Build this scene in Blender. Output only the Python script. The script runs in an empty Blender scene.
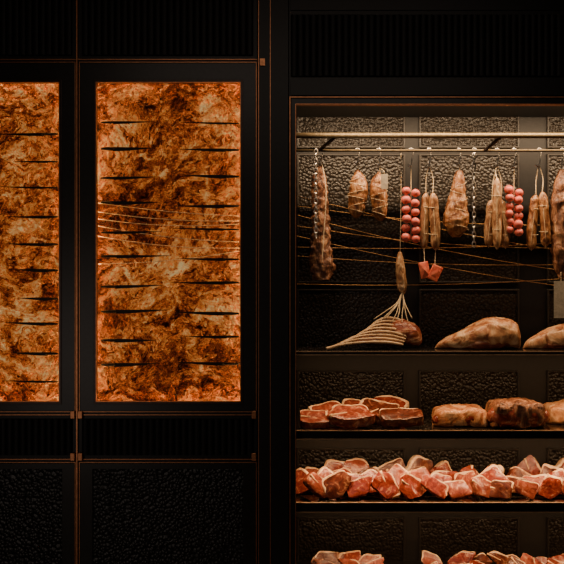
import bpy, bmesh, math, random
from mathutils import Vector, Matrix, noise
random.seed(7)
S=0.005; D=5.0; ZC=1.6
def W(px,py,d):
    k=S*(D+d)/D
    return Vector(((px-282)*k, d, ZC+(282-py)*k))
COL=bpy.context.scene.collection
# ------------------------------------------------------------ materials
def mat_base(name):
    m=bpy.data.materials.new(name); m.use_nodes=True
    nt=m.node_tree; b=nt.nodes['Principled BSDF']
    return m,nt,b
def coords(nt,rand=True,scale=(1,1,1)):
    tc=nt.nodes.new('ShaderNodeTexCoord'); mp=nt.nodes.new('ShaderNodeMapping')
    mp.inputs['Scale'].default_value=scale
    nt.links.new(tc.outputs['Object'],mp.inputs['Vector'])
    if rand:
        oi=nt.nodes.new('ShaderNodeObjectInfo'); mu=nt.nodes.new('ShaderNodeMath'); mu.operation='MULTIPLY'
        mu.inputs[1].default_value=37.0
        nt.links.new(oi.outputs['Random'],mu.inputs[0]); nt.links.new(mu.outputs[0],mp.inputs['Location'])
    return mp.outputs['Vector']
def noise_ramp(nt,vec,scale,detail,stops,dist=0.0,rough=0.6):
    n=nt.nodes.new('ShaderNodeTexNoise'); n.inputs['Scale'].default_value=scale
    n.inputs['Detail'].default_value=detail; n.inputs['Distortion'].default_value=dist
    n.inputs['Roughness'].default_value=rough
    nt.links.new(vec,n.inputs['Vector'])
    r=nt.nodes.new('ShaderNodeValToRGB'); e=r.color_ramp.elements
    while len(e)<len(stops): e.new(0.5)
    for i,(p,c) in enumerate(stops):
        e[i].position=p; e[i].color=(*c,1)
    nt.links.new(n.outputs['Fac'],r.inputs['Fac'])
    return n,r
def bump(nt,b,h,strength=0.4,dist=0.01):
    bp=nt.nodes.new('ShaderNodeBump'); bp.inputs['Strength'].default_value=strength
    bp.inputs['Distance'].default_value=dist
    nt.links.new(h,bp.inputs['Height']); nt.links.new(bp.outputs['Normal'],b.inputs['Normal'])
def organic(name,stops,scale=30,detail=6,rough=0.5,bs=0.5,dist=0.6,sc=(1,1,1),bd=0.006,spec=0.5):
    m,nt,b=mat_base(name); v=coords(nt,True,sc)
    n,r=noise_ramp(nt,v,scale,detail,stops,dist)
    nt.links.new(r.outputs['Color'],b.inputs['Base Color'])
    b.inputs['Roughness'].default_value=rough
    b.inputs['Specular IOR Level'].default_value=spec
    bump(nt,b,n.outputs['Fac'],bs,bd)
    return m
def plain(name,c,rough=0.5,metal=0.0,nscale=60,var=0.25,spec=0.5):
    c1=tuple(x*(1-var) for x in c); c2=tuple(min(1,x*(1+var)) for x in c)
    m,nt,b=mat_base(name); v=coords(nt,False)
    n,r=noise_ramp(nt,v,nscale,3,[(0.3,c1),(0.7,c2)])
    nt.links.new(r.outputs['Color'],b.inputs['Base Color'])
    b.inputs['Roughness'].default_value=rough; b.inputs['Metallic'].default_value=metal
    b.inputs['Specular IOR Level'].default_value=spec
    return m
M={}
M['black']=plain('black_lacquer',(0.009,0.008,0.008),0.45,spec=0.4)
M['frame']=plain('dark_frame',(0.015,0.013,0.012),0.36,spec=0.4)
M['molding']=plain('dark_molding',(0.028,0.022,0.017),0.4)
M['shelf']=plain('smoked_shelf',(0.02,0.015,0.012),0.05)
M['copper']=plain('copper',(0.60,0.26,0.13),0.42,1.0)
M['reflection']=plain('reflection_line',(0.95,0.45,0.16),0.4,0.0)  # orange of the glass reflections, put into thin modelled lines
M['reflectionbright']=plain('bright_reflection_line',(1.0,0.80,0.52),0.35,0.0,var=.0)  # paler colour for the reflection lines before the stone
M['brass']=plain('brass_edge',(0.40,0.26,0.15),0.42,0.0)
M['dullbrass']=plain('dull_brass',(0.15,0.115,0.07),0.6,1.0)
M['steel']=plain('brushed_steel',(0.60,0.55,0.48),0.35,1.0)
M['darksteel']=plain('dark_steel',(0.05,0.035,0.03),0.4,0.7)
M['blade']=plain('blackened_steel',(0.010,0.006,0.005),0.5,0.3)
M['handle']=plain('black_wood',(0.01,0.007,0.006),0.6)
M['flute']=plain('fluted_black',(0.008,0.0075,0.0075),0.55,spec=0.3)
M['room']=plain('room_dark',(0.02,0.018,0.017),0.8)
M['floor']=plain('floor_dark',(0.03,0.025,0.02),0.5)
M['twine']=plain('twine',(0.68,0.53,0.34),0.9)
M['paper']=plain('paper',(0.42,0.36,0.27),0.8)
M['bone']=organic('bone',[(0.3,(0.55,0.31,0.14)),(0.7,(0.90,0.66,0.40))],40,4,0.42,0.3)
def hammered(name,c,rough,sc=38,bd=0.012,spec=0.5,warp=.02):
    m,nt,b=mat_base(name); v=coords(nt,False,(1,1,1.0))
    nz=nt.nodes.new('ShaderNodeTexNoise'); nz.inputs['Scale'].default_value=22; nz.inputs['Detail'].default_value=1
    nt.links.new(v,nz.inputs['Vector'])
    mx=nt.nodes.new('ShaderNodeMix'); mx.data_type='VECTOR'; mx.inputs[0].default_value=warp
    nt.links.new(v,mx.inputs[4]); nt.links.new(nz.outputs['Color'],mx.inputs[5])
    vo=nt.nodes.new('ShaderNodeTexVoronoi'); vo.feature='SMOOTH_F1'; vo.inputs['Scale'].default_value=sc; vo.inputs['Smoothness'].default_value=.2
    vo.voronoi_dimensions='2D'
    sp=nt.nodes.new('ShaderNodeSeparateXYZ'); cb=nt.nodes.new('ShaderNodeCombineXYZ')
    nt.links.new(mx.outputs[1],sp.inputs[0]); nt.links.new(sp.outputs[0],cb.inputs[0]); nt.links.new(sp.outputs[2],cb.inputs[1])
    nt.links.new(cb.outputs[0],vo.inputs['Vector'])
    r=nt.nodes.new('ShaderNodeValToRGB'); r.color_ramp.elements[0].color=(*[x*1.5 for x in c],1); r.color_ramp.elements[1].color=(*[x*.6 for x in c],1); r.color_ramp.elements[1].position=0.6
    nt.links.new(vo.outputs['Distance'],r.inputs['Fac']); nt.links.new(r.outputs['Color'],b.inputs['Base Color'])
    b.inputs['Roughness'].default_value=rough; b.inputs['Specular IOR Level'].default_value=spec
    mr=nt.nodes.new('ShaderNodeMath'); mr.operation='SUBTRACT'; mr.inputs[0].default_value=1.0
    nt.links.new(vo.outputs['Distance'],mr.inputs[1])
    bump(nt,b,mr.outputs[0],1.0,bd)
    return m
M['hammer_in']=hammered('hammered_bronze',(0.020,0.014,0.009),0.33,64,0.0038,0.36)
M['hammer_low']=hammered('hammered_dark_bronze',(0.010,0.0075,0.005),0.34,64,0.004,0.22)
M['hammer_out']=hammered('hammered_black',(0.010,0.010,0.010),0.36,62,0.0036,0.42)
# glowing stone
def stone():
    m,nt,b=mat_base('amber_stone')
    v=coords(nt,True,(1.0,1.0,0.9))
    def N(vec,scale,detail,dist,rough):
        n=nt.nodes.new('ShaderNodeTexNoise'); n.inputs['Scale'].default_value=scale; n.inputs['Detail'].default_value=detail
        n.inputs['Distortion'].default_value=dist; n.inputs['Roughness'].default_value=rough
        nt.links.new(vec,n.inputs['Vector']); return n
    def MA(op,a,bv=None):
        x=nt.nodes.new('ShaderNodeMath'); x.operation=op
        for i,q in enumerate((a,bv)):
            if q is None: continue
            if isinstance(q,(int,float)): x.inputs[i].default_value=q
            else: nt.links.new(q,x.inputs[i])
        return x.outputs[0]
    wn=N(v,3.2,4,0,.55)
    sub=nt.nodes.new('ShaderNodeVectorMath'); sub.operation='SUBTRACT'; sub.inputs[1].default_value=(.5,.5,.5)
    nt.links.new(wn.outputs['Color'],sub.inputs[0])
    sc=nt.nodes.new('ShaderNodeVectorMath'); sc.operation='SCALE'; sc.inputs['Scale'].default_value=.55
    nt.links.new(sub.outputs[0],sc.inputs[0])
    ad=nt.nodes.new('ShaderNodeVectorMath'); ad.operation='ADD'; nt.links.new(v,ad.inputs[0]); nt.links.new(sc.outputs[0],ad.inputs[1])
    mp=nt.nodes.new('ShaderNodeMapping'); mp.inputs['Rotation'].default_value=(0,math.radians(34),0); mp.inputs['Scale'].default_value=(1.0,1.0,1.8)
    nt.links.new(ad.outputs[0],mp.inputs['Vector']); sv=mp.outputs['Vector']
    def ridge(scale,detail,rough):
        n=N(sv,scale,detail,0.1,rough).outputs['Fac']
        return MA('SUBTRACT',1.0,MA('MULTIPLY',MA('ABSOLUTE',MA('SUBTRACT',n,.5)),5.5))
    big=N(v,3.0,3,.4,.5).outputs['Fac']; mid=N(sv,9,10,.1,.72).outputs['Fac']; fine=N(sv,40,8,0,.8).outputs['Fac']
    r1=ridge(5,9,.66); r2=ridge(14,8,.7)
    f=MA('ADD',MA('MULTIPLY',big,.22),MA('MULTIPLY',mid,.42))
    f=MA('ADD',f,MA('MULTIPLY',fine,.36))
    f=MA('ADD',f,MA('MULTIPLY',r1,.030)); f=MA('ADD',f,MA('MULTIPLY',r2,.050))
    r=nt.nodes.new('ShaderNodeValToRGB'); e=r.color_ramp.elements
    st=[(0.478,(0.008,0.0012,0.0006)),(0.512,(0.080,0.010,0.0028)),(0.540,(0.30,0.046,0.008)),(0.566,(0.66,0.145,0.022)),(0.596,(0.95,0.34,0.066)),(0.645,(1.0,0.70,0.30))]
    while len(e)<len(st): e.new(.5)
    for i,(p,c) in enumerate(st): e[i].position=p; e[i].color=(*c,1)
    nt.links.new(f,r.inputs['Fac'])
    nt.links.new(r.outputs['Color'],b.inputs['Base Color'])
    nt.links.new(r.outputs['Color'],b.inputs['Emission Color']); b.inputs['Emission Strength'].default_value=0.34
    b.inputs['Roughness'].default_value=0.30
    bump(nt,b,f,1.0,0.22)
    return m
M['stone']=stone()
def emis(name,c,s):
    m,nt,b=mat_base(name); b.inputs['Base Color'].default_value=(*c,1)
    b.inputs['Emission Color'].default_value=(*c,1); b.inputs['Emission Strength'].default_value=s
    return m
M['led']=emis('warm_led',(1.0,0.46,0.15),42)
M['steak']=organic('red_meat',[(0.34,(0.09,0.010,0.006)),(0.49,(0.20,0.028,0.016)),(0.59,(0.29,0.060,0.033)),(0.63,(0.50,0.24,0.13)),(0.66,(0.26,0.06,0.034))],28,8,0.24,0.35,1.2,bd=.006)
M['steakpink']=organic('brown_pink_meat',[(0.34,(0.13,0.020,0.012)),(0.48,(0.25,0.055,0.030)),(0.58,(0.36,0.105,0.060)),(0.63,(0.58,0.32,0.18)),(0.67,(0.30,0.08,0.045))],26,8,0.26,0.35,1.2,bd=.006)
M['steakdark']=organic('aged_meat',[(0.34,(0.035,0.008,0.004)),(0.50,(0.10,0.020,0.010)),(0.60,(0.18,0.052,0.027)),(0.64,(0.40,0.21,0.11)),(0.67,(0.14,0.04,0.02))],28,8,0.28,0.4,1.2,bd=.006)
M['fat']=organic('fat',[(0.30,(0.42,0.20,0.10)),(0.44,(0.70,0.44,0.25)),(0.62,(0.88,0.67,0.44))],26,7,0.38,0.4,.6,bd=.005)
M['roast']=organic('cured_roast',[(0.34,(0.17,0.050,0.018)),(0.43,(0.40,0.145,0.058)),(0.51,(0.62,0.30,0.13)),(0.62,(0.84,0.54,0.30))],12,9,0.36,0.8,1.2,bd=.012)
M['rind']=organic('dark_rind',[(0.30,(0.03,0.013,0.007)),(0.46,(0.15,0.055,0.026)),(0.58,(0.36,0.16,0.075)),(0.70,(0.62,0.37,0.19))],34,9,0.42,1.0,0.8,(1,1,.45),0.012)
M['slab']=organic('slab_meat',[(0.33,(0.08,0.016,0.009)),(0.45,(0.25,0.055,0.028)),(0.54,(0.44,0.15,0.078)),(0.64,(0.80,0.50,0.29))],18,8,0.34,0.5,1.0,(.5,1,1.6))
M['pale_sausage']=organic('pale_sausage',[(0.34,(0.11,0.04,0.016)),(0.45,(0.30,0.14,0.06)),(0.57,(0.50,0.29,0.14)),(0.69,(0.76,0.56,0.35))],42,9,0.36,0.8,0.8,(1,1,.4),0.008)
M['golden']=organic('golden_salami',[(0.34,(0.08,0.024,0.010)),(0.46,(0.23,0.085,0.030)),(0.58,(0.42,0.20,0.08)),(0.70,(0.68,0.43,0.23))],42,9,0.36,0.8,0.8,(1,1,.45),0.008)
M['tomato']=organic('tomato',[(0.30,(0.62,0.095,0.075)),(0.60,(0.75,0.18,0.14)),(0.8,(0.82,0.36,0.29))],12,3,0.28,0.1)
M['redsaus']=organic('red_sausage',[(0.30,(0.55,0.055,0.03)),(0.60,(0.88,0.22,0.12))],30,5,0.45,0.6)
# ------------------------------------------------------------ builders
def mkobj(name,bm,mat,loc=(0,0,0),smooth=False,parent=None,bevel=0,label=None):
    loc=Vector(loc)
    bmesh.ops.recalc_face_normals(bm,faces=bm.faces)
    me=bpy.data.meshes.new(name)
    bmesh.ops.translate(bm,verts=bm.verts,vec=-loc)
    bm.to_mesh(me); bm.free()
    if smooth:
        for p in me.polygons: p.use_smooth=True
    me.materials.append(mat)
    o=bpy.data.objects.new(name,me); COL.objects.link(o)
    if parent:
        pl=Vector(parent['wloc']); o.parent=parent; o.location=loc-pl
    else: o.location=loc
    o['wloc']=tuple(loc)
    if bevel:
        b=o.modifiers.new('bevel','BEVEL'); b.width=bevel; b.segments=2; b.limit_method='ANGLE'
    if label: o['label']=label
    return o
def tag(o,label,cat,group=None):
    o['label']=label; o['category']=cat
    if group: o['group']=group
    return o
def root(name,loc,label,cat,group=None):
    e=bpy.data.objects.new(name,None); e.empty_display_size=0.05; COL.objects.link(e); e.location=loc; e['wloc']=tuple(loc)
    return tag(e,label,cat,group)
def box(bm,x0,x1,y0,y1,z0,z1):
    if x0>x1:x0,x1=x1,x0
    if z0>z1:z0,z1=z1,z0
    v=[bm.verts.new(c) for c in [(x0,y0,z0),(x1,y0,z0),(x1,y1,z0),(x0,y1,z0),(x0,y0,z1),(x1,y0,z1),(x1,y1,z1),(x0,y1,z1)]]
    for f in [(0,1,2,3),(4,5,6,7),(0,1,5,4),(1,2,6,5),(2,3,7,6),(3,0,4,7)]: bm.faces.new([v[i] for i in f])
def bpx(bm,px0,px1,py0,py1,d0,d1,ref=None):
    r=d0 if ref is None else ref
    a=W(px0,py0,r); b=W(px1,py1,r); box(bm,a.x,b.x,d0,d1,b.z,a.z)
def bobj(name,mat,base,parent,args,bevel=0,label=None):
    bm=bmesh.new(); bpx(bm,*args); return mkobj(name,bm,mat,base,parent=parent,bevel=bevel,label=label)
def ring(bm,px0,px1,py0,py1,wx,wy,d0,d1,ref=0,wyb=None):
    wyb=wy if wyb is None else wyb
    def R(x0,x1,y0,y1,d):
        a=W(x0,y0,ref); b=W(x1,y1,ref)
        return [bm.verts.new(c) for c in ((a.x,d,b.z),(b.x,d,b.z),(b.x,d,a.z),(a.x,d,a.z))]
    of=R(px0,px1,py0,py1,d0); inf=R(px0+wx,px1-wx,py0+wy,py1-wyb,d0)
    ob=R(px0,px1,py0,py1,d1); inb=R(px0+wx,px1-wx,py0+wy,py1-wyb,d1)
    for k in range(4):
        j=(k+1)%4
        bm.faces.new([of[k],of[j],inf[j],inf[k]]); bm.faces.new([ob[k],inb[k],inb[j],ob[j]])
        bm.faces.new([of[k],ob[k],ob[j],of[j]]); bm.faces.new([inf[k],inf[j],inb[j],inb[k]])
def cat(p,t):
    n=len(p)-1; x=t*n; i=min(int(x),n-1); f=x-i
    a=p[max(i-1,0)]; b=p[i]; c=p[i+1]; d=p[min(i+2,n)]
    return 0.5*((2*b)+(c-a)*f+(2*a-5*b+4*c-d)*f*f+(3*b-a-3*c+d)*f**3)
def loft(bm,pts,radii,seg=16,rings=24,flat=1.0,na=0.0,ns=20,seed=0,zmin=None):
    pts=[Vector(p) for p in pts]; prev=None; first=None
    for i in range(rings+1):
        t=i/rings
        c=cat(pts,t); e=0.01
        tg=(cat(pts,min(1,t+e))-cat(pts,max(0,t-e))).normalized()
        ref=Vector((0,1,0)) if abs(tg.y)<0.9 else Vector((1,0,0))
        u=tg.cross(ref).normalized(); v=u.cross(tg).normalized()
        r=max(0.0004,cat(radii,t)); rg=[]
        for k in range(seg):
            a=2*math.pi*k/seg
            q=c+u*(math.cos(a)*r)+v*(math.sin(a)*r*flat)
            if na:
                nn=noise.fractal(q*ns+Vector((seed*3.1,seed*1.7,0)),0.8,2.1,4)
                q=q+(q-c)*(nn*na)
            if zmin is not None and q.z<zmin: q.z=zmin
            rg.append(bm.verts.new(q))
        if prev:
            for k in range(seg): bm.faces.new([prev[k],prev[(k+1)%seg],rg[(k+1)%seg],rg[k]])
        else: first=rg
        prev=rg
    bm.faces.new(first); bm.faces.new(prev[::-1])
def tube(bm,pts,r,seg=6,rings=None):
    loft(bm,pts,[r]*len(pts),seg,rings or max(2,(len(pts)-1)*4))
def sph(bm,c,r,sz=(1,1,1),u=16,v=10):
    m=Matrix.Translation(c)@Matrix.Diagonal((r*sz[0],r*sz[1],r*sz[2],1))
    bmesh.ops.create_uvsphere(bm,u_segments=u,v_segments=v,radius=1,matrix=m)
def flutes(bm,px0,px1,py0,py1,d,pitch_px=6.5,amp=0.010):
    a=W(px0,py0,0); b=W(px1,py1,0); w=b.x-a.x; n=max(1,round(w/(pitch_px*S))); st=8
    top=[];bot=[]
    for i in range(n*st+1):
        x=a.x+w*i/(n*st); ph=(i%st)/st
        y=d-amp*math.sqrt(max(0,1-(2*ph-1)**2)) 
        top.append(bm.verts.new((x,y,a.z))); bot.append(bm.verts.new((x,y,b.z)))
    for i in range(n*st): bm.faces.new([bot[i],bot[i+1],top[i+1],top[i]])
    v=[bm.verts.new(c) for c in [(a.x,d+0.012,a.z),(b.x,d+0.012,a.z),(b.x,d+0.012,b.z),(a.x,d+0.012,b.z)]]
    bm.faces.new(v)
    bm.faces.new(top+[v[1],v[0]]); bm.faces.new(bot+[v[2],v[3]])
    bm.faces.new([top[0],bot[0],v[3],v[0]]); bm.faces.new([top[-1],bot[-1],v[2],v[1]])
# ------------------------------------------------------------ room
PXL,PXR=-112,800
XL=W(PXL,0,0).x; XR=W(PXR,0,0).x; HC=3.2
def struct(name,c,mat):
    bm=bmesh.new(); box(bm,*c); o=mkobj(name,bm,mat); o['kind']='structure'; return o
struct('floor',(XL-0.1,XR+0.1,-6.6,0.8,-0.1,0),M['floor'])
struct('ceiling',(XL-0.1,XR+0.1,-6.6,0.8,HC,HC+0.1),M['room'])
struct('wall_back',(XL-0.1,XR+0.1,0.70,0.8,0,HC),M['room'])
struct('wall_left',(XL-0.1,XL,-6.5,0.70,0,HC),M['room'])
struct('wall_right',(XR,XR+0.1,-6.5,0.70,0,HC),M['room'])
struct('wall_front',(XL,XR,-6.6,-6.5,0,HC),M['room'])
PYT=282-(HC-ZC)/S+0.5
PYB=282+ZC/S
# ------------------------------------------------------------ backlit cabinets
def lit_cabinet(off,seed):
    o0=off
    base=W(o0+168,PYB,0); base.y=0.3
    r=root('display_cabinet',base,'tall black cabinet with glowing amber stone in a framed recess','display cabinet','backlit amber cabinets')
    L,R=o0+78,o0+257
    bm=bmesh.new()
    bpx(bm,L,R,PYT,66,0.012,0.6,0)
    bpx(bm,L,R,409,PYB,0.012,0.6,0)
    bpx(bm,L,L+5,66,409,0.012,0.6,0); bpx(bm,R-5,R,66,409,0.012,0.6,0)
    bpx(bm,L+5,R-5,66,409,0.21,0.6,0)
    mkobj('body',bm,M['black'],base,parent=r)
    bm=bmesh.new(); flutes(bm,o0+82,o0+253,PYT+2,55,0.0)
    mkobj('fluted_panel',bm,M['flute'],base,parent=r)
    bm=bmesh.new(); flutes(bm,o0+82,o0+253,419,455,0.0)
    mkobj('fluted_panel',bm,M['flute'],base,parent=r)
    bm=bmesh.new(); ring(bm,o0+80,o0+256,63,411,15,19,-0.006,0.03,0,9)
    d=mkobj('door',bm,M['frame'],base,parent=r,bevel=0.002,label='black door frame around the amber stone')
    bm=bmesh.new(); ring(bm,o0+94,o0+243,80,404,2.4,2.4,-0.011,0.032)
    mkobj('door_trim',bm,M['darksteel'],base,parent=d,bevel=0.001)
    bm=bmesh.new(); ring(bm,o0+96.2,o0+240.8,82.4,401.6,0.6,0.6,-0.013,0.0)
    mkobj('copper_edge',bm,M['copper'],base,parent=d)
    bm=bmesh.new(); ring(bm,o0+79.2,o0+256.6,62,412,0.6,0.6,-0.004,0.013)
    mkobj('copper_edge',bm,M['copper'],base,parent=d)
    bm=bmesh.new(); a=W(o0+84,67,0); b=W(o0+251,408.5,0); nx,nz=210,430
    g=[]
    for j in range(nz+1):
        row=[]
        for i in range(nx+1):
            x=a.x+(b.x-a.x)*i/nx; z=b.z+(a.z-b.z)*j/nz
            q0=Vector((x*2.6+seed*4,seed*1.3,z*2.6))
            wx=noise.noise(q0)*.22; wz=noise.noise(q0+Vector((7,3,1)))*.22
            xx=x+wx; zz=z+wz; u_=xx*.83+zz*.56; v_=(-xx*.56+zz*.83)*1.8
            q=Vector((u_*7+seed*9,seed*2.3,v_*7))
            h=0.5*noise.fractal(q,0.5,2.2,8)+1.2*(0.5-abs(noise.fractal(q*1.6+Vector((3,9,1)),0.48,2.1,8)))
            row.append(bm.verts.new((x,0.172-0.034*max(-1,min(1.3,h)),z)))
        g.append(row)
    for j in range(nz):
        for i in range(nx): bm.faces.new([g[j][i],g[j][i+1],g[j+1][i+1],g[j+1][i]])
    mkobj('stone_panel',bm,M['stone'],base,parent=r,smooth=True,label='crumpled amber and copper coloured stone sheet')
    bm=bmesh.new(); ring(bm,o0+87.5,o0+248.5,70.5,406.5,1.5,1.5,0.088,0.100)
    mkobj('led_strip',bm,M['led'],base,parent=r)
    bm=bmesh.new(); ring(bm,o0+80,o0+256,463,598,13,6,-0.006,0.012)
    d2=mkobj('lower_door',bm,M['frame'],base,parent=r,bevel=0.002,label='black lower door with hammered inset')
    bm=bmesh.new(); ring(bm,o0+79.2,o0+256.6,462,599,0.6,0.6,-0.004,0.012)
    mkobj('copper_edge',bm,M['copper'],base,parent=d2)
    bobj('hammered_panel',M['hammer_out'],base,d2,(o0+93,o0+243,469,592,0.004,0.014,0))
    for y in (59,414.5,459): bobj('copper_inlay',M['copper'],base,r,(L,R,y,y+0.7,0.0,0.013,0))
    for (hx,hy) in ((o0+80.6,414.5),(o0+80.6,456.5),(o0+254,414.5),(o0+254,456.5)):
        bm=bmesh.new(); bpx(bm,hx-2.4,hx+2.4,hy-4,hy+4,-0.018,0.012,0)
        mkobj('hinge',bm,M['copper'],base,parent=r,bevel=0.003,label='small copper hinge')
    return r
lit_cabinet(0,1); lit_cabinet(-181,2)
bm=bmesh.new(); bpx(bm,76.4,77.6,PYT,PYB,-0.006,0.3,0)
p0=W(77,PYB,0); tag(mkobj('copper_strip',bm,M['copper'],p0),'thin vertical copper strip between two black cabinets','trim')
p0=W(272,PYB,0); p0.y=0.3
bm=bmesh.new(); bpx(bm,257.5,288.5,PYT,PYB,0.0,0.6,0)
pl=mkobj('pillar',bm,M['black'],p0,bevel=0.002); tag(pl,'black lacquered pillar with fine copper inlays','pillar')
bobj('copper_inlay',M['copper'],p0,pl,(258.3,258.9,PYT,PYB,-0.003,0.004,0))
bobj('copper_inlay',M['copper'],p0,pl,(270,270.6,PYT,PYB,-0.003,0.004,0))
bobj('copper_clip',M['copper'],p0,pl,(260,265,59,66,-0.012,0.002,0))
# ------------------------------------------------------------ knives
def knife(px0,px1,py,d,flip,label,grp,thick=2.4,tilt=0):
    c=W((px0+px1)/2,py,d)
    a=W(px0,py,d).x; b=W(px1,py,d).x; w=b-a; h=thick*S
    def tz(x): return (x-c.x)*tilt
    bm=bmesh.new(); N=18; T=0.004
    pr=[]
    for i in range(N+1):
        t=i/N
        hh=h*(1-t**1.35)*(0.9+0.12*math.sin(math.pi*t))
        x=(a+w*0.22+w*0.78*t) if not flip else (b-w*0.22-w*0.78*t)
        pr.append((x,c.z+tz(x)+h*0.4-h*.15*t*t, c.z+tz(x)+h*0.4-h*.15*t*t-hh-0.0008))
    vf=[(bm.verts.new((x,d-T/2,z1)),bm.verts.new((x,d-T/2,z0)),bm.verts.new((x,d+T/2,z0)),bm.verts.new((x,d+T/2,z1))) for x,z1,z0 in pr]
    for i in range(N):
        for k in range(4): bm.faces.new([vf[i][k],vf[i][(k+1)%4],vf[i+1][(k+1)%4],vf[i+1][k]])
    bm.faces.new(vf[0]); bm.faces.new(vf[-1][::-1])
    o=mkobj('knife',bm,M['blade'],c); tag(o,label,'knife',grp)
    bm=bmesh.new(); s=1 if not flip else -1; x0=a if not flip else b
    loft(bm,[(x0,d,c.z+tz(x0)),(x0+s*w*0.12,d,c.z+tz(x0+s*w*.12)),(x0+s*w*0.25,d,c.z+tz(x0+s*w*.25))],[h*0.22,h*0.40,h*0.36],8,8)
    mkobj('handle',bm,M['handle'],c,parent=o,smooth=True)
    for f in (0.15,0.5):
        bm=bmesh.new(); xx=x0+s*w*f; tube(bm,[(xx,d,c.z+tz(xx)),(xx,0.145,c.z+tz(xx))],0.003,6,2)
        mkobj('mounting_pin',bm,M['darksteel'],c,parent=o)
lab='dark slender knife mounted flat before glowing amber stone'
rk=random.Random(3)
for off,ys in ((0,[(122,122),(149,151),(177,176),(203,205),(231,230),(257,259),(285,284),(311,313),(339,338),(366,364)]),(-181,[(0,135),(0,162),(0,188),(0,217),(0,243),(0,271),(0,299),(0,325),(0,353),(0,380)])):
    for yl,yr in ys:
        for sd,y in ((0,yl),(1,yr)):
            if y==0: continue
            ln=rk.uniform(54,71) if y>195 else rk.uniform(50,62); tl=rk.uniform(-.015,.015); th=rk.uniform(2.2,4.4)
            if off: ln=rk.uniform(40,64)
            if sd==0: knife(off+101,off+101+ln,y+rk.uniform(-1.6,1.6),0.075,False,lab,'knives before amber stone',th,tl)
            else: knife(off+239-ln,off+239,y+rk.uniform(-1.6,1.6),0.075,True,lab,'knives before amber stone',th,tl)
# ------------------------------------------------------------ meat cabinet
CL,CR=289,778
base=W((CL+CR)/2,PYB,0); base.y=0.3
cab=root('meat_display_cabinet',base,'wide black meat ageing cabinet with shelves and hanging rail','display cabinet')
BD=0.52
bm=bmesh.new()
bpx(bm,CL,CR,PYT,100,0.012,0.6,0); bpx(bm,CL,CR,590,PYB,0.012,0.6,0)
bpx(bm,CL,CL+5,100,590,0.012,0.6,0); bpx(bm,CR-5,CR,100,590,0.012,0.6,0)
bpx(bm,CL+5,CR-5,100,590,BD+0.02,0.6,0)
mkobj('body',bm,M['black'],base,parent=cab)
bm=bmesh.new(); flutes(bm,CL+2,CR-2,15,76,0.0,6.5)
mkobj('fluted_panel',bm,M['flute'],base,parent=cab)
bobj('header_board',M['black'],base,cab,(CL+2,CR-2,PYT+2,10,0.0,0.012,0))
bobj('header_board',M['black'],base,cab,(CL+2,CR-2,80,95,0.0,0.012,0))
bm=bmesh.new(); ring(bm,289.5,777.5,97,596,0.9,0.9,-0.012,0.0)
mkobj('copper_inlay',bm,M['copper'],base,parent=cab)
bm=bmesh.new(); ring(bm,291,776,98.5,594,5,6,-0.008,0.05)
door=mkobj('door',bm,M['frame'],base,parent=cab,bevel=0.002,label='slim black door frame')
bm=bmesh.new(); ring(bm,295.3,771.7,104,589,0.7,0.7,-0.010,0.04)
mkobj('copper_edge',bm,M['copper'],base,parent=door)
cols=[(299,403),(421,517),(549,645),(663,766)]
rows=[(114,146),(156,281),(291,347),(372,425),(450,500),(519,572)]
bobj('back_board',M['black'],base,cab,(294,770,100,588,BD+0.008,BD+0.02))
for (x0,x1) in cols:
    for (y0,y1) in rows:
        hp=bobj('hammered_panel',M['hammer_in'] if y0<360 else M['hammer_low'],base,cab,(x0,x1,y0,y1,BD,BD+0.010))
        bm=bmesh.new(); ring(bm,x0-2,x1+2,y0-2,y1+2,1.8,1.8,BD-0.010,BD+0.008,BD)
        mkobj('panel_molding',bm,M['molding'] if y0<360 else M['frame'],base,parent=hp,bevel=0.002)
def shelf(pyt,hh):
    z=W(0,pyt,0.06).z; bm=bmesh.new()
    a=W(CL+5.5,0,0).x; b=W(CR-5.5,0,0).x
    box(bm,a,b,0.06,BD-0.01,z-0.010,z); 
    o=mkobj('shelf',bm,M['shelf'],base,parent=cab,bevel=0.001,label='thin smoked glass shelf')
    bm=bmesh.new(); box(bm,a,b,0.055,0.068,z-hh*S,z-0.002)
    mkobj('front_rail',bm,M['frame'],base,parent=o)
    bm=bmesh.new(); box(bm,a,b,0.048,0.062,z-0.005,z-0.0005); mkobj('brass_line',bm,M['brass'],base,parent=o)
    bm=bmesh.new(); box(bm,a,b,0.044,0.06,z-hh*S-0.001,z-hh*S+0.003); mkobj('brass_line',bm,M['brass'],base,parent=o)
    return z
Z1=shelf(351,4); Z2=shelf(430,9); Z3=shelf(502,10); Z4=W(0,590,0).z
def rail(py,d,r,mat,name,lab):
    a=W(CL+5,py,d); bm=bmesh.new(); p=Vector((W(CL+5,0,0).x,d,a.z)); q=Vector((W(CR-5,0,0).x,d,a.z))
    tube(bm,[p,q],r,16,2); return mkobj(name,bm,mat,base,parent=cab,smooth=True,label=lab)
rail(135.5,0.15,0.0145,M['dullbrass'],'hanging_rail','thick dull brass rail')
rail(150.5,0.24,0.008,M['dullbrass'],'hanging_rail','thin brass rail')
HD=0.24; ZB=W(0,150.5,HD).z
for px in (318,484,640):
    p=W(px,151,HD); q=W(px+16,138,0.15); bm=bmesh.new(); tube(bm,[p,q],0.009,8,2)
    mkobj('rail_bracket',bm,M['darksteel'],base,parent=cab,label='dark diagonal bracket')
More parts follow.
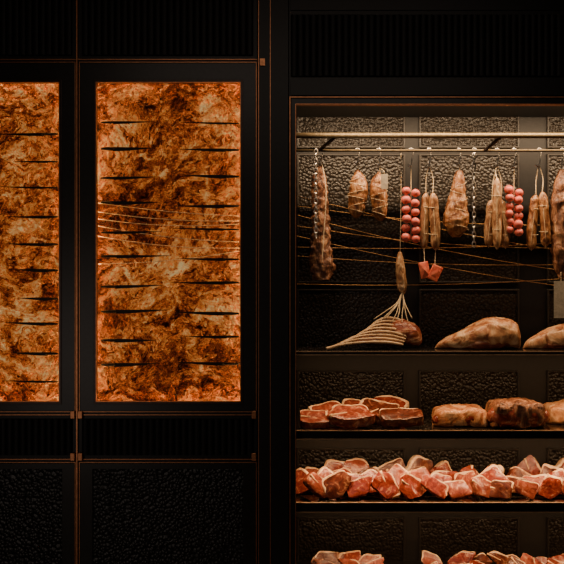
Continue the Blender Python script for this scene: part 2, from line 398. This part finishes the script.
# ------------------------------------------------------------ hanging goods
def hook(r,px,ptop,mat=None,d=HD):
    c=W(px,150.5,d); bm=bmesh.new(); R=0.0115; z0=W(px,ptop,d).z
    pts=[c+Vector((-R,0,-0.004))]+[c+Vector((R*math.cos(a),0,R*math.sin(a))) for a in [math.pi*k/5 for k in range(5,-1,-1)]]
    pts+=[Vector((c.x+R*0.6,d,(c.z+z0)/2)),Vector((c.x,d,z0)),Vector((c.x-0.008,d,z0-0.008)),Vector((c.x-0.016,d,z0+0.002))]
    tube(bm,pts,0.0032,6); mkobj('hook',bm,mat or M['steel'],r['wloc'],parent=r,smooth=True,label='bright steel hook')
def hangroot(name,px,pyb,label,catg,group=None):
    return root(name,W(px,pyb,HD),label,catg,group)
def lp(r,name,mat,pts,rad,d=HD,flat=1.0,na=0.15,ns=24,seed=0,seg=24,rings=48,label=None,smooth=True):
    bm=bmesh.new(); P=[W(x,y,d+dd) for x,y,dd in [(tuple(p)+(0,))[:3] for p in pts]]
    loft(bm,P,[q*S*1.048 for q in rad],seg,rings,flat,na,ns,seed)
    return mkobj(name,bm,mat,r['wloc'],parent=r,smooth=smooth,label=label)
def string(r,pts,rad=0.0018,mat=None,name='string',d=HD):
    bm=bmesh.new(); tube(bm,[W(x,y,d+(rest[0] if rest else 0)) for x,y,*rest in pts],rad,6)
    return mkobj(name,bm,mat or M['twine'],r['wloc'],parent=r,smooth=True)
def netting(r,px0,px1,py0,py1,n,rx,d=HD,rad=.0012):
    for hand in (1,-1):
        bm=bmesh.new(); N=n*10; pts=[]
        for i in range(N+1):
            t=i/N; a=hand*2*math.pi*n*t; q=rx(t)*S*1.06
            c=W(px0+(px1-px0)*t,py0+(py1-py0)*t,d); pts.append(c+Vector((math.cos(a)*q,math.sin(a)*q,0)))
        tube(bm,pts,rad,5,N*2)
        mkobj('netting',bm,M['twine'],r['wloc'],parent=r,smooth=True)
def chain(bm,px,py0,py1,d):
    y=py0;i=0
    while y<py1:
        c=W(px,y,d); rr=0.013
        pts=[]
        for k in range(9):
            a=2*math.pi*k/8; v=Vector((math.cos(a)*rr*0.68,0,math.sin(a)*rr*1.3))
            if i%2: v=Vector((v.x*0.35,math.cos(a)*rr*0.6,v.z))
            pts.append(c+v)
        tube(bm,pts,0.0032,5,16); y+=4.9; i+=1
r=hangroot('cured_meat_joint',322,280,'long brown wrinkled dry-cured joint hanging beside a chain','cured meat')
hook(r,321,160)
lp(r,'meat',M['rind'],[(320,166),(319,180),(320,200),(321,222),(321,245),(322,266),(322,280)],[3,7,8,9,10,12,8.5],na=0.26,ns=36,flat=0.6,seed=1,seg=36,rings=90)
string(r,[(320,158),(318,166),(320,170)]); string(r,[(321,158),(326,190,-.06),(324,230,-.07),(322,262,-.085)],.0022)
r2=root('hanging_chain',W(316,232,HD-0.09),'thin steel chain hanging before brown cured joint','chain')
bm=bmesh.new(); chain(bm,316,152,240,HD-0.09); mkobj('links',bm,M['steel'],r2['wloc'],parent=r2)
bm=bmesh.new(); pp=W(316,150.5,HD-0.09); tube(bm,[pp,Vector((pp.x,HD-0.02,ZB+0.010)),Vector((pp.x,HD,ZB+0.011)),Vector((pp.x,HD+0.01,ZB))],0.003,6); mkobj('hook',bm,M['steel'],r2['wloc'],parent=r2)
def salami(px,y0,y1,rr,label,mat,seed,tagp=False,lean=0):
    r=hangroot('hanging_salami',px,y1,label,'salami','hanging cured salami')
    hook(r,px,y0-10)
    h=y1-y0
    lp(r,'meat',mat,[(px,y0-2),(px+lean,y0+h*.15),(px+lean,y0+h*.4),(px,y0+h*.65),(px-lean,y0+h*.88),(px-lean,y1)],[1.5,rr*.75,rr,rr*.95,rr*.75,rr*.2],na=0.12,ns=30,seed=seed)
    string(r,[(px,y0-12),(px+1,y0-7),(px,y0+1)],.0025)
    netting(r,px+lean*.5,px-lean*.6,y0+h*.08,y1-h*.08,3,lambda t:rr*(0.74+0.32*math.sin(math.pi*t)))
    if tagp:
        bm=bmesh.new(); a=W(px+2,y0,HD-0.07); b=W(px+9,y0+15,HD-0.07); box(bm,a.x,b.x,HD-0.07,HD-0.0685,b.z,a.z)
        mkobj('paper_tag',bm,M['paper'],r['wloc'],parent=r)
        string(r,[(px,y0-6),(px+5,y0-3,-0.055),(px+5,y0+2,-0.07)],0.001)
    return r
salami(357.5,172,218,9.5,'short fat brown salami tied with twine',M['golden'],2,False,1)
salami(379,174,221,8.5,'short tan salami with white paper tag',M['golden'],5,True,-1)
def tomatoes(px,y0,y1,label):
    r=hangroot('hanging_tomatoes',px,y1,label,'tomatoes','strings of hanging tomatoes')
    hook(r,px,165)
    string(r,[(px,164),(px,(164+y1)/2),(px,y1-2)])
    n=6; me=None
    for i in range(n):
        y=y0+5+(y1-y0-10)*i/(n-1)
        for s in (-1,1):
            q=W(px+s*4.6+random.uniform(-.5,.5),y+(1.5 if s>0 else -1)+random.uniform(-.6,.6),HD+random.uniform(-.015,.012))
            rr=5.0*S*random.uniform(.9,1.05)
            if not me:
                bm=bmesh.new(); sph(bm,Vector((0,0,0)),1,(1,1,0.92),18,12)
                for v in bm.verts:
                    rad=math.hypot(v.co.x,v.co.y)
                    if v.co.z>0: v.co.z-=0.18*math.exp(-(rad/0.28)**2)
                    a=math.atan2(v.co.y,v.co.x); f=1+0.03*math.cos(5*a)*rad; v.co.x*=f; v.co.y*=f
                me=bpy.data.meshes.new('tomato'); bm.to_mesh(me); bm.free(); me.materials.append(M['tomato'])
                for p in me.polygons:p.use_smooth=True
            o=bpy.data.objects.new('tomato',me); COL.objects.link(o); o.parent=r; o.location=q-Vector(r['wloc']); o.scale=(rr,rr,rr)
            o.rotation_euler=(random.uniform(-.5,.5),random.uniform(-.5,.5),random.uniform(0,6))
tomatoes(411,187,243,'long double string of pinkish red tomatoes')
tomatoes(514,186,236,'double string of pinkish red tomatoes between sausages')
def bunch(px,specs,label,red=None,mat='pale_sausage',rm='redsaus'):
    yb=max(s[3] for s in specs)
    r=hangroot('sausage_bunch',px,yb,label,'sausages','hanging sausage bunches')
    hook(r,px,165)
    for i,(x0,x1,y0,y1,rr,dd) in enumerate(specs):
        h=y1-y0; m=M[mat]
        lp(r,'sausage',m,[(x0,y0,dd),(x0*.7+x1*.3,y0+h*.1,dd),(x0*.5+x1*.5,y0+h*.35,dd),(x1,y0+h*.65,dd),(x1,y0+h*.9,dd),(x1,y1,dd)],[1.2,rr*.85,rr,rr,rr*.9,1],na=0.09,ns=30,seed=i+px)
        string(r,[(px,164),((px+x0)/2+(2.5 if x0>px else -1.5),(164+y0)/2+1,dd/2),(x0,y0+1,dd)],0.0026)
        string(r,[(x0,y0,dd-.015),(x0*.5+x1*.5,y0+h*.4,dd-rr*S*1.1),(x1,y0+h*.8,dd-rr*S*1.05),(x1,y1+1,dd-.006)],0.0011)
        for yy in (.25,.72):
            xx=x0*(1-yy)+x1*yy; c=W(xx,y0+h*yy,HD+dd); q=rr*S*1.08; bm=bmesh.new()
            tube(bm,[c+Vector((math.cos(a)*q,math.sin(a)*q,.003*math.sin(a))) for a in [2*math.pi*k/12 for k in range(13)]],.0013,4,24)
            mkobj('twine_loop',bm,M['twine'],r['wloc'],parent=r)
    if red:
        for k,(cx,cy,ww,hh,rot) in enumerate(red):
            bm=bmesh.new(); c=W(cx,cy,HD-.03); pr=[]
            for (ux,uz) in ((-.5,.5),(.5,.5),(.5,-.5),(-.5,-.5)):
                x=ux*ww*S; z=uz*hh*S; xr=x*math.cos(rot)-z*math.sin(rot); zr=x*math.sin(rot)+z*math.cos(rot); pr.append((xr,zr))
            f=[bm.verts.new((c.x+x,c.y-.006*(k+1),c.z+z)) for x,z in pr]; bk=[bm.verts.new((c.x+x,c.y+.010,c.z+z)) for x,z in pr]
            cf=bm.verts.new((c.x,c.y-.016,c.z))
            for i in range(4):
                bm.faces.new([f[i],f[(i+1)%4],cf]); bm.faces.new([f[i],bk[i],bk[(i+1)%4],f[(i+1)%4]])
            bm.faces.new(bk)
            mkobj('red_piece',bm,M[rm],r['wloc'],parent=r,bevel=.003,label='small angular red piece')
            string(r,[(specs[k][1],specs[k][3]-1),(cx,cy-hh*.5-2,-.02),(cx,cy-hh*.35,-.03)],.0016)
    return r
bunch(429,[(426,424,193,249,4.7,0.01),(432.5,435.5,193,250,4.9,-0.01)],'pair of pale tan sausages with small red pieces below',[(424.5,270,10,17,.2),(435,273,11,16,-.45)])
bunch(497,[(492,488.5,200,247,4.6,0.0),(497,497,178,249,4.4,-0.03),(501,505.5,200,248,4.6,0.01)],'bunch of three pale dusty sausages')
bunch(539,[(536,531.5,195,250,5.1,0.0),(542,545.5,192,247,5.1,-0.01)],'pair of long brown tied sausages',None,'golden')
r=hangroot('hanging_ham',457,237,'pear-shaped golden brown ham tied with twine','ham'); hook(r,459,163)
lp(r,'meat',M['golden'],[(459,171),(459,180),(458,195),(456,212),(456,226),(456,237)],[3.5,6,8,11.5,12,4],na=.15,ns=28,seed=9,seg=32,rings=60); string(r,[(459,160),(460,166),(459,173)],0.003)
netting(r,459,456,182,230,3,lambda t:7+5.6*min(1,t*1.2))
r=root('hanging_chain',W(474,246,HD-.03),'thin steel chain hanging between ham and sausages','chain')
bm=bmesh.new(); chain(bm,474,156,246,HD); mkobj('links',bm,M['steel'],r['wloc'],parent=r); hook(r,474,156)
r=hangroot('cured_meat_joint',562,278,'long reddish dark cured joint hanging with paper tag','cured meat'); hook(r,562,163)
lp(r,'meat',M['rind'],[(562,170),(561,185),(560,205),(561,235),(561,262),(561,279)],[3,7,9.5,10,8,2],na=.2,seed=12,seg=32,rings=70); string(r,[(562,160),(561,166),(562,173)],0.002)
bm=bmesh.new(); a=W(554,281,HD-.06); b=W(567,318,HD-.06); box(bm,a.x,b.x,HD-.06,HD-.0585,b.z,a.z); mkobj('paper_tag',bm,M['paper'],r['wloc'],parent=r,label='tall pale paper tag'); string(r,[(561,272,-.05),(561,283,-.06)],.001)
r=hangroot('cured_sausage',402,322,'tan tapered cured sausage with long loose twine strands','sausage')
bm=bmesh.new(); tube(bm,[W(401,150.5,HD)+Vector((0,0,.009)),W(401,200,HD+.02),W(400,255,HD)],.0014,6); mkobj('string',bm,M['twine'],r['wloc'],parent=r,smooth=True)
lp(r,'meat',M['pale_sausage'],[(400,252),(400,262),(401,275),(402,287),(403,294)],[1.8,4,5,4.8,2.2],na=.1,seed=4)
for i,(ex,ey) in enumerate([(374,319),(380,321),(386,318),(392,322),(397,320),(402,323),(408,322),(412,318)]):
    bm=bmesh.new()
    P=[W(402.5,291,HD-.01),W((402.5*2.6+ex*.4)/3+ (1 if ex>400 else -2),300+(ey-300)*.15,HD-.03),W((402.5*1.3+1.7*ex)/3,(297+ey*2)/3-1,HD-.06),W(ex,ey,HD-.08)]
    tube(bm,P,0.0022,6,14)
    mkobj('twine_strand',bm,M['twine'],r['wloc'],parent=r,smooth=True)
# ------------------------------------------------------------ roasts
def roast(name,d,z,prof,label,mat,catg,seed=0,flat=1.3,na=0.10,ns=9,under=None,boxy=2.0,ut=(.08,.92),uh=(.32,.34)):
    n=len(prof); base=Vector((W((prof[0][0]+prof[-1][0])/2,0,d).x,d,z))
    bm=bmesh.new(); N=64; SEG=44; prev=None; first=None
    for i in range(N+1):
        t=i/N; P=cat([Vector((p[0],p[1],0)) for p in prof],t)
        x=W(P.x,0,d).x; h=max(0.004,W(0,P.y,d).z-z); rg=[]
        for k in range(SEG):
            a=2*math.pi*k/SEG; ca,sa=math.cos(a),math.sin(a)
            e=2/boxy
            yy=math.copysign(abs(ca)**e,ca)*h*0.62*flat; zz=math.copysign(abs(sa)**e,sa)*h*0.5
            q=Vector((x,d+yy,z+h*0.5+zz))
            nn=noise.fractal(q*ns+Vector((seed*3.1,0,seed)),.7,2.1,6)
            c=Vector((x,d,z+h*.5)); q=q+(q-c)*nn*na*2+Vector((nn*na*.03,0,0))
            if q.z<z+.001:q.z=z+.001
            rg.append(bm.verts.new(q))
        if prev:
            for k in range(SEG): bm.faces.new([prev[k],prev[(k+1)%SEG],rg[(k+1)%SEG],rg[k]])
        else: first=rg
        prev=rg
    bm.faces.new(first); bm.faces.new(prev[::-1])
    o=mkobj(name,bm,M[mat],base,smooth=True); tag(o,label,catg)
    if under:
        bm=bmesh.new(); ps=[];rs_=[]
        for i in range(9):
            t=ut[0]+(ut[1]-ut[0])*i/8; P=cat([Vector((p[0],p[1],0)) for p in prof],t); h=W(0,P.y,d).z-z
            ps.append(Vector((W(P.x,0,d).x,d-h*.42*flat,z+h*uh[0]))); rs_.append(h*uh[1]*(.3 if i in(0,8) else (.8 if i in (1,7) else 1)))
        loft(bm,ps,rs_,20,36,.8,.15,20,seed,zmin=z+.001)
        mkobj('lean_side',bm,M[under],base,parent=o,smooth=True,label='dark red lean meat side')
    return o
roast('cured_ham',.26,Z1,[(435,348),(438,343),(447,337),(458,332),(470,326),(481,320.5),(493,317.5),(504,319),(513,322),(517,329),(517.5,344)],'large tan cured ham lying on shelf','roast','cured meat',3,1.2,.08,9,under='slab',ut=(.15,.75),uh=(.22,.24),boxy=2.6)
roast('cured_ham',.26,Z1,[(523,348),(527,341),(537,334),(550,328),(562,325),(578,323),(592,326),(604,334),(610,345)],'pale cured ham lying beside another ham','roast','cured meat',8,1.2,.08,9,under='slab',ut=(.1,.8),uh=(.22,.24),boxy=2.6)
roast('beef_joint',.24,Z2,[(433,426),(433.5,414),(438,408),(455,406),(470,405),(481,407),(486,413),(487,425)],'flat tan beef joint with red side','roast','meat joint',14,1.7,.07,12,under='steak',boxy=4.5,uh=(.42,.40))
roast('beef_joint',.20,Z2,[(488,425),(489,406),(495,400.5),(511,399),(526,399.5),(537,402),(541.5,410),(542,425)],'thick beef loin with dark rind and cut side','rind','meat joint',17,1.5,.08,12,under='steakpink',boxy=5,uh=(.46,.40))
roast('beef_joint',.34,Z2,[(545,425),(546,407),(555,403),(572,401),(586,404),(596,411),(599,425)],'pale beef slab with dark edge','roast','meat joint',21,1.5,.07,12,under='slab',boxy=4.5)
# rib rack: fan of separate curved ribs joined to meat
z=Z1; bs=Vector((W(372,0,.24).x,.24,z)); NB=8
bm=bmesh.new(); loft(bm,[W(386,345,.29),W(391,338,.29),W(397,333,.29),W(405,332.5,.29),W(413,337,.29),W(420,344,.29)],[x*S for x in (4,9,13,13.5,11.5,3)],32,48,1.0,.18,13,2,zmin=z+.001)
rib=mkobj('rib_rack',bm,M['slab'],bs,smooth=True); tag(rib,'low rack of separate curved ribs joined to meat','ribs')
rr_=random.Random(5)
def ribp(f,j,kz):
    dd=0.09+0.17*f
    return [Vector((W(326+28*f+j,0,dd).x,dd,z+.010+.018*f)),
         Vector((W(336+29*f+j,0,dd+.01).x,dd+.01,z+.022+.062*f+kz)),
         Vector((W(350+26*f,0,dd+.02).x,dd+.02,z+.034+.104*f+kz)),
         Vector((W(368+19*f,0,dd+.03).x,dd+.03,z+.042+.118*f)),
         Vector((W(388+12*f,0,dd+.05).x,dd+.05,z+.040+.108*f)),
         Vector((W(403+8*f,0,dd+.07).x,dd+.07,z+.026+.090*f))]
bm=bmesh.new(); g=[]
for i in range(25):
    f=i/24; P=ribp(f,0,0); row=[cat(P,.42+.55*k/12)+Vector((0,.010,-.007)) for k in range(13)]
    g.append([bm.verts.new(p) for p in row]+[bm.verts.new(p+Vector((0,.012,-.004))) for p in row[::-1]])
for i in range(24):
    for k in range(26): k2=(k+1)%26; bm.faces.new([g[i][k],g[i][k2],g[i+1][k2],g[i+1][k]])
bm.faces.new(g[0]); bm.faces.new(g[-1][::-1])
mkobj('rib_meat',bm,M['steakdark'],bs,parent=rib,smooth=True,label='dark red meat between ribs')
for i in range(NB):
    f=i/(NB-1)
    bm=bmesh.new(); loft(bm,ribp(f,rr_.uniform(-1.5,1.5),rr_.uniform(-.003,.003)),[.0085,.0060,.0056,.0060,.0070,.005],10,30,1,.25,40,i,zmin=z+.001)
    mkobj('rib_bone',bm,M['bone'],bs,parent=rib,smooth=True,label='pale curved rib bone')
# ------------------------------------------------------------ steaks
def steak(px,d,wp,hp,z,lean=0.3,roll=0,yaw=0,th=0.035,seed=0,mat='steak',label='',group='',fatw=1.0):
    rs=random.Random(seed); w=wp*S*(D+d)/D/2; h=hp*S*(D+d)/D/2
    nv=rs.choice((4,4,4,5)); ph=rs.uniform(0,6.28)
    va=[ph+2*math.pi*(k+rs.uniform(-.2,.2))/nv for k in range(nv)]
    sc=1.15
    vv=[(math.cos(a)*rs.uniform(.85,1.2)*sc,math.sin(a)*rs.uniform(.85,1.2)*sc) for a in va]
    def rp(a):
        c,s=math.cos(a),math.sin(a); best=0.8
        for k in range(nv):
            x1,y1=vv[k]; x2,y2=vv[(k+1)%nv]; ex,ey=x2-x1,y2-y1
            den=c*ey-s*ex
            if abs(den)<1e-6: continue
            t=(x1*ey-y1*ex)/den; u=(x1*s-y1*c)/den
            if t>0 and -0.001<=u<=1.001: best=t
        return best
    na=56; tab=[rp(2*math.pi*k/na)*(1+.10*noise.noise(Vector((math.cos(6.283*k/na)*2.2,math.sin(6.283*k/na)*2.2,seed)))) for k in range(na)]
    for _ in range(2): tab=[(tab[k-1]+2*tab[k]+tab[(k+1)%na])/4 for k in range(na)]
    def R(a,f=1.0):
        x=(a/(2*math.pi)*na)%na; i=int(x)%na; q=tab[i]*(1-(x-int(x)))+tab[(i+1)%na]*(x-int(x))
        return Vector((math.cos(a)*w*q*f,0,math.sin(a)*h*q*f))
    Rm=Matrix.Rotation(yaw,4,'Z')@Matrix.Rotation(-lean,4,'X')@Matrix.Rotation(roll,4,'Y')
    def warp(v): v+=Vector((0,1,0))*0.009*noise.noise(v*16+Vector((seed,0,0))); return v
    def fr(f,y):
        out=[]
        for k in range(na):
            v=R(2*math.pi*k/na,f); v.y=y; out.append(warp(v))
        return out
    bm=bmesh.new()
    lay=[fr(f,-th/2*g) for f,g in ((.3,.98),(.65,1.0),(.93,1.0),(.985,.95),(1,.8),(1,-.8),(.985,-.95),(.9,-1),(.5,-1))]
    vr=[[bm.verts.new(Rm@v) for v in l] for l in lay]
    for i in range(len(vr)-1):
        for k in range(na): bm.faces.new([vr[i][k],vr[i][(k+1)%na],vr[i+1][(k+1)%na],vr[i+1][k]])
    bm.faces.new(vr[0]); bm.faces.new(vr[-1][::-1])
    fb=bmesh.new(); a0=rs.uniform(-.8,1.0); sp=rs.uniform(1.7,3.2); prev=None; K=30
    for k in range(K+1):
        t=k/K; a=a0+sp*t; s=max(0.0,math.sin(math.pi*t))**.5; tw=1-max(.02,(.13+.12*noise.noise(Vector((t*4,seed,0))))*s*fatw)
        ring_=[]
        for f,g in ((tw,-1.0-.07*s),(.99,-1.07),(1.0+.04*s,-.85),(1.0+.05*s,0),(1.0+.04*s,.85),(.99,1.07),(tw,1.07)):
            v=R(a,f); v.y=th/2*g; ring_.append(fb.verts.new(Rm@warp(v)))
        if prev:
            for j in range(7): fb.faces.new([prev[j],prev[(j+1)%7],ring_[(j+1)%7],ring_[j]])
        else: f1=ring_
        prev=ring_
    fb.faces.new(f1); fb.faces.new(prev[::-1])
    bb=None
    if rs.random()<.6:
        bb=bmesh.new(); b0=a0+sp+rs.uniform(.3,.9)
        q0=R(b0,1.0); q1=R(b0,0.15); tb=Vector((0,-th*.45,0))
        loft(bb,[Rm@(q0+tb),Rm@(q0*.6+q1*.4+tb),Rm@(q1+tb)],[th*.22,th*.14,th*.08],8,10,.8,.2,50,seed)
    bs_=[b for b in (bm,fb,bb) if b]
    mz=min(min(v.co.z for v in b.verts) for b in bs_)
    tr=Vector((W(px,0,d).x,d,z-mz+0.001))
    for b in bs_: bmesh.ops.translate(b,verts=b.verts,vec=tr)
    base=Vector((tr.x,d,z+0.001))
    def sharp(o):
        try: o.data.set_sharp_from_angle(angle=math.radians(42))
        except Exception: pass
    o=mkobj('steak',bm,M[mat],base,smooth=True); tag(o,label,'steak',group); sharp(o)
    f=mkobj('fat_rim',fb,M['fat'],base,parent=o,smooth=True,label='pale cream fat rim'); sharp(f)
    if bb: mkobj('bone',bb,M['bone'],base,parent=o,smooth=True,label='pale bone')
    return o
rs=random.Random(11); sd=100
def pick(): 
    q=rs.random(); return 'steak' if q<.4 else ('steakpink' if q<.7 else 'steakdark')
for px,d,wp,hp,ln,ro,th in ((312,.13,36,24,1.1,.1,.04),(330,.27,42,26,1.0,-.1,.045),(350,.13,44,24,1.1,.05,.055),(356,.38,44,26,.9,.1,.045),(380,.27,46,26,1.0,.1,.05),(388,.40,42,26,.8,-.1,.045),(402,.13,46,24,1.1,-.05,.055)):
    sd+=1; steak(px,d,wp,hp,Z2,ln,ro,rs.uniform(-.2,.2),th,sd,pick(),'flat blocky reddish steak with fat edge on shelf','steaks on middle shelf',1.2)
for row,(d,hp,n) in enumerate(((.42,26,10),(.32,25,11),(.22,23,12),(.12,21,12))):
    for i in range(n):
        px=304+(i+.5*(row%2))*(268/(n-.5))+rs.uniform(-4,4); sd+=1
        if row==0 and rs.random()<.3: continue
        steak(px,d,rs.uniform(24,34),hp*rs.uniform(.82,1.12),Z3,rs.uniform(.15,.6),rs.uniform(-.7,.7),rs.uniform(-.55,.55),rs.uniform(.024,.040),sd,pick(),'marbled red steak with cream fat leaning in a packed row','steaks packed on lower shelf',rs.uniform(.7,1.6))
for row,(d,hp) in enumerate(((.34,14.5),(.22,12.5),(.11,11))):
    for px in (330,350,370,438,458,478,498,518,540,562):
        sd+=1; steak(px+rs.uniform(-5,5),d,rs.uniform(24,32),hp*rs.uniform(.8,1.15),Z4,rs.uniform(.2,.6),rs.uniform(-.6,.6),rs.uniform(-.5,.5),.028,sd,pick(),'red steak with pale fat on cabinet floor','steaks on cabinet floor',1.2)
# ------------------------------------------------------------ glass reflections modelled as thin copper-coloured lines
def reflection(x0,y0,x1,y1,sag,d,label,grp,rad=.0019,mat='reflection'):
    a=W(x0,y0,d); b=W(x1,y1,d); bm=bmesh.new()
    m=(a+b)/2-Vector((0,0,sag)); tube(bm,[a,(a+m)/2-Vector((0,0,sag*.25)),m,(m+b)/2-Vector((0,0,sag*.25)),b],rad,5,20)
    o=mkobj('reflection_line',bm,M[mat],m,smooth=True); tag(o,label,'reflection',grp)
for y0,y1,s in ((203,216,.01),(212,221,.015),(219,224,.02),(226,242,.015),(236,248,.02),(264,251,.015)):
    reflection(98,y0,239,y1,s,.106,'thin bright line modelling a glass reflection before amber stone','reflections before amber stone',.0020,'reflectionbright')
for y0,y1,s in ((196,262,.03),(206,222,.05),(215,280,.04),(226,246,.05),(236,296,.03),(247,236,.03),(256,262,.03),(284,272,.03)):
    reflection(297,y0,640,y1,s,.32,'thin copper-coloured line modelling a glass reflection behind hanging meat','reflections behind meat',.0016)
# ------------------------------------------------------------ lights
def area(name,loc,rot,sx,sy,e,c):
    l=bpy.data.lights.new(name,'AREA'); l.shape='RECTANGLE'; l.size=sx; l.size_y=sy; l.energy=e; l.color=c
    o=bpy.data.objects.new(name,l); COL.objects.link(o); o.location=loc; o.rotation_euler=rot; return o
warm=(1,.58,.29); wt=(1,.68,.40)
xm=(W(CL,0,0).x+W(CR,0,0).x)/2; wl=(W(CR,0,0).x-W(CL,0,0).x)*.96
area('led_top',(xm,.07,W(0,107,0).z),(math.radians(20),0,0),wl,.03,32,wt)
area('led_shelf',(xm,.085,Z1-.03),(math.radians(4),0,0),wl,.02,10,warm)
area('led_shelf',(xm,.085,Z2-.06),(math.radians(4),0,0),wl,.02,15,warm)
area('led_shelf',(xm,.085,Z3-.065),(math.radians(4),0,0),wl,.02,11,warm)
area('overhead_fill',(0.2,-2.2,3.1),(math.radians(30),0,0),2.5,.4,7,(1,.8,.65))  # unseen fill lamp, added to lift the too-dark cabinet fronts
area('room_fill',(-1.6,-3.2,1.0),(math.radians(90),0,math.radians(-12)),.5,1.2,5,(1,.82,.70))
w=bpy.data.worlds.new('world'); bpy.context.scene.world=w; w.use_nodes=True
w.node_tree.nodes['Background'].inputs[0].default_value=(.01,.008,.007,1); w.node_tree.nodes['Background'].inputs[1].default_value=.3
cd=bpy.data.cameras.new('camera'); cd.sensor_width=36; cd.lens=36*5/2.82
co=bpy.data.objects.new('camera',cd); COL.objects.link(co); co.location=(0,-5,ZC); co.rotation_euler=(math.pi/2,0,0)
bpy.context.scene.camera=co
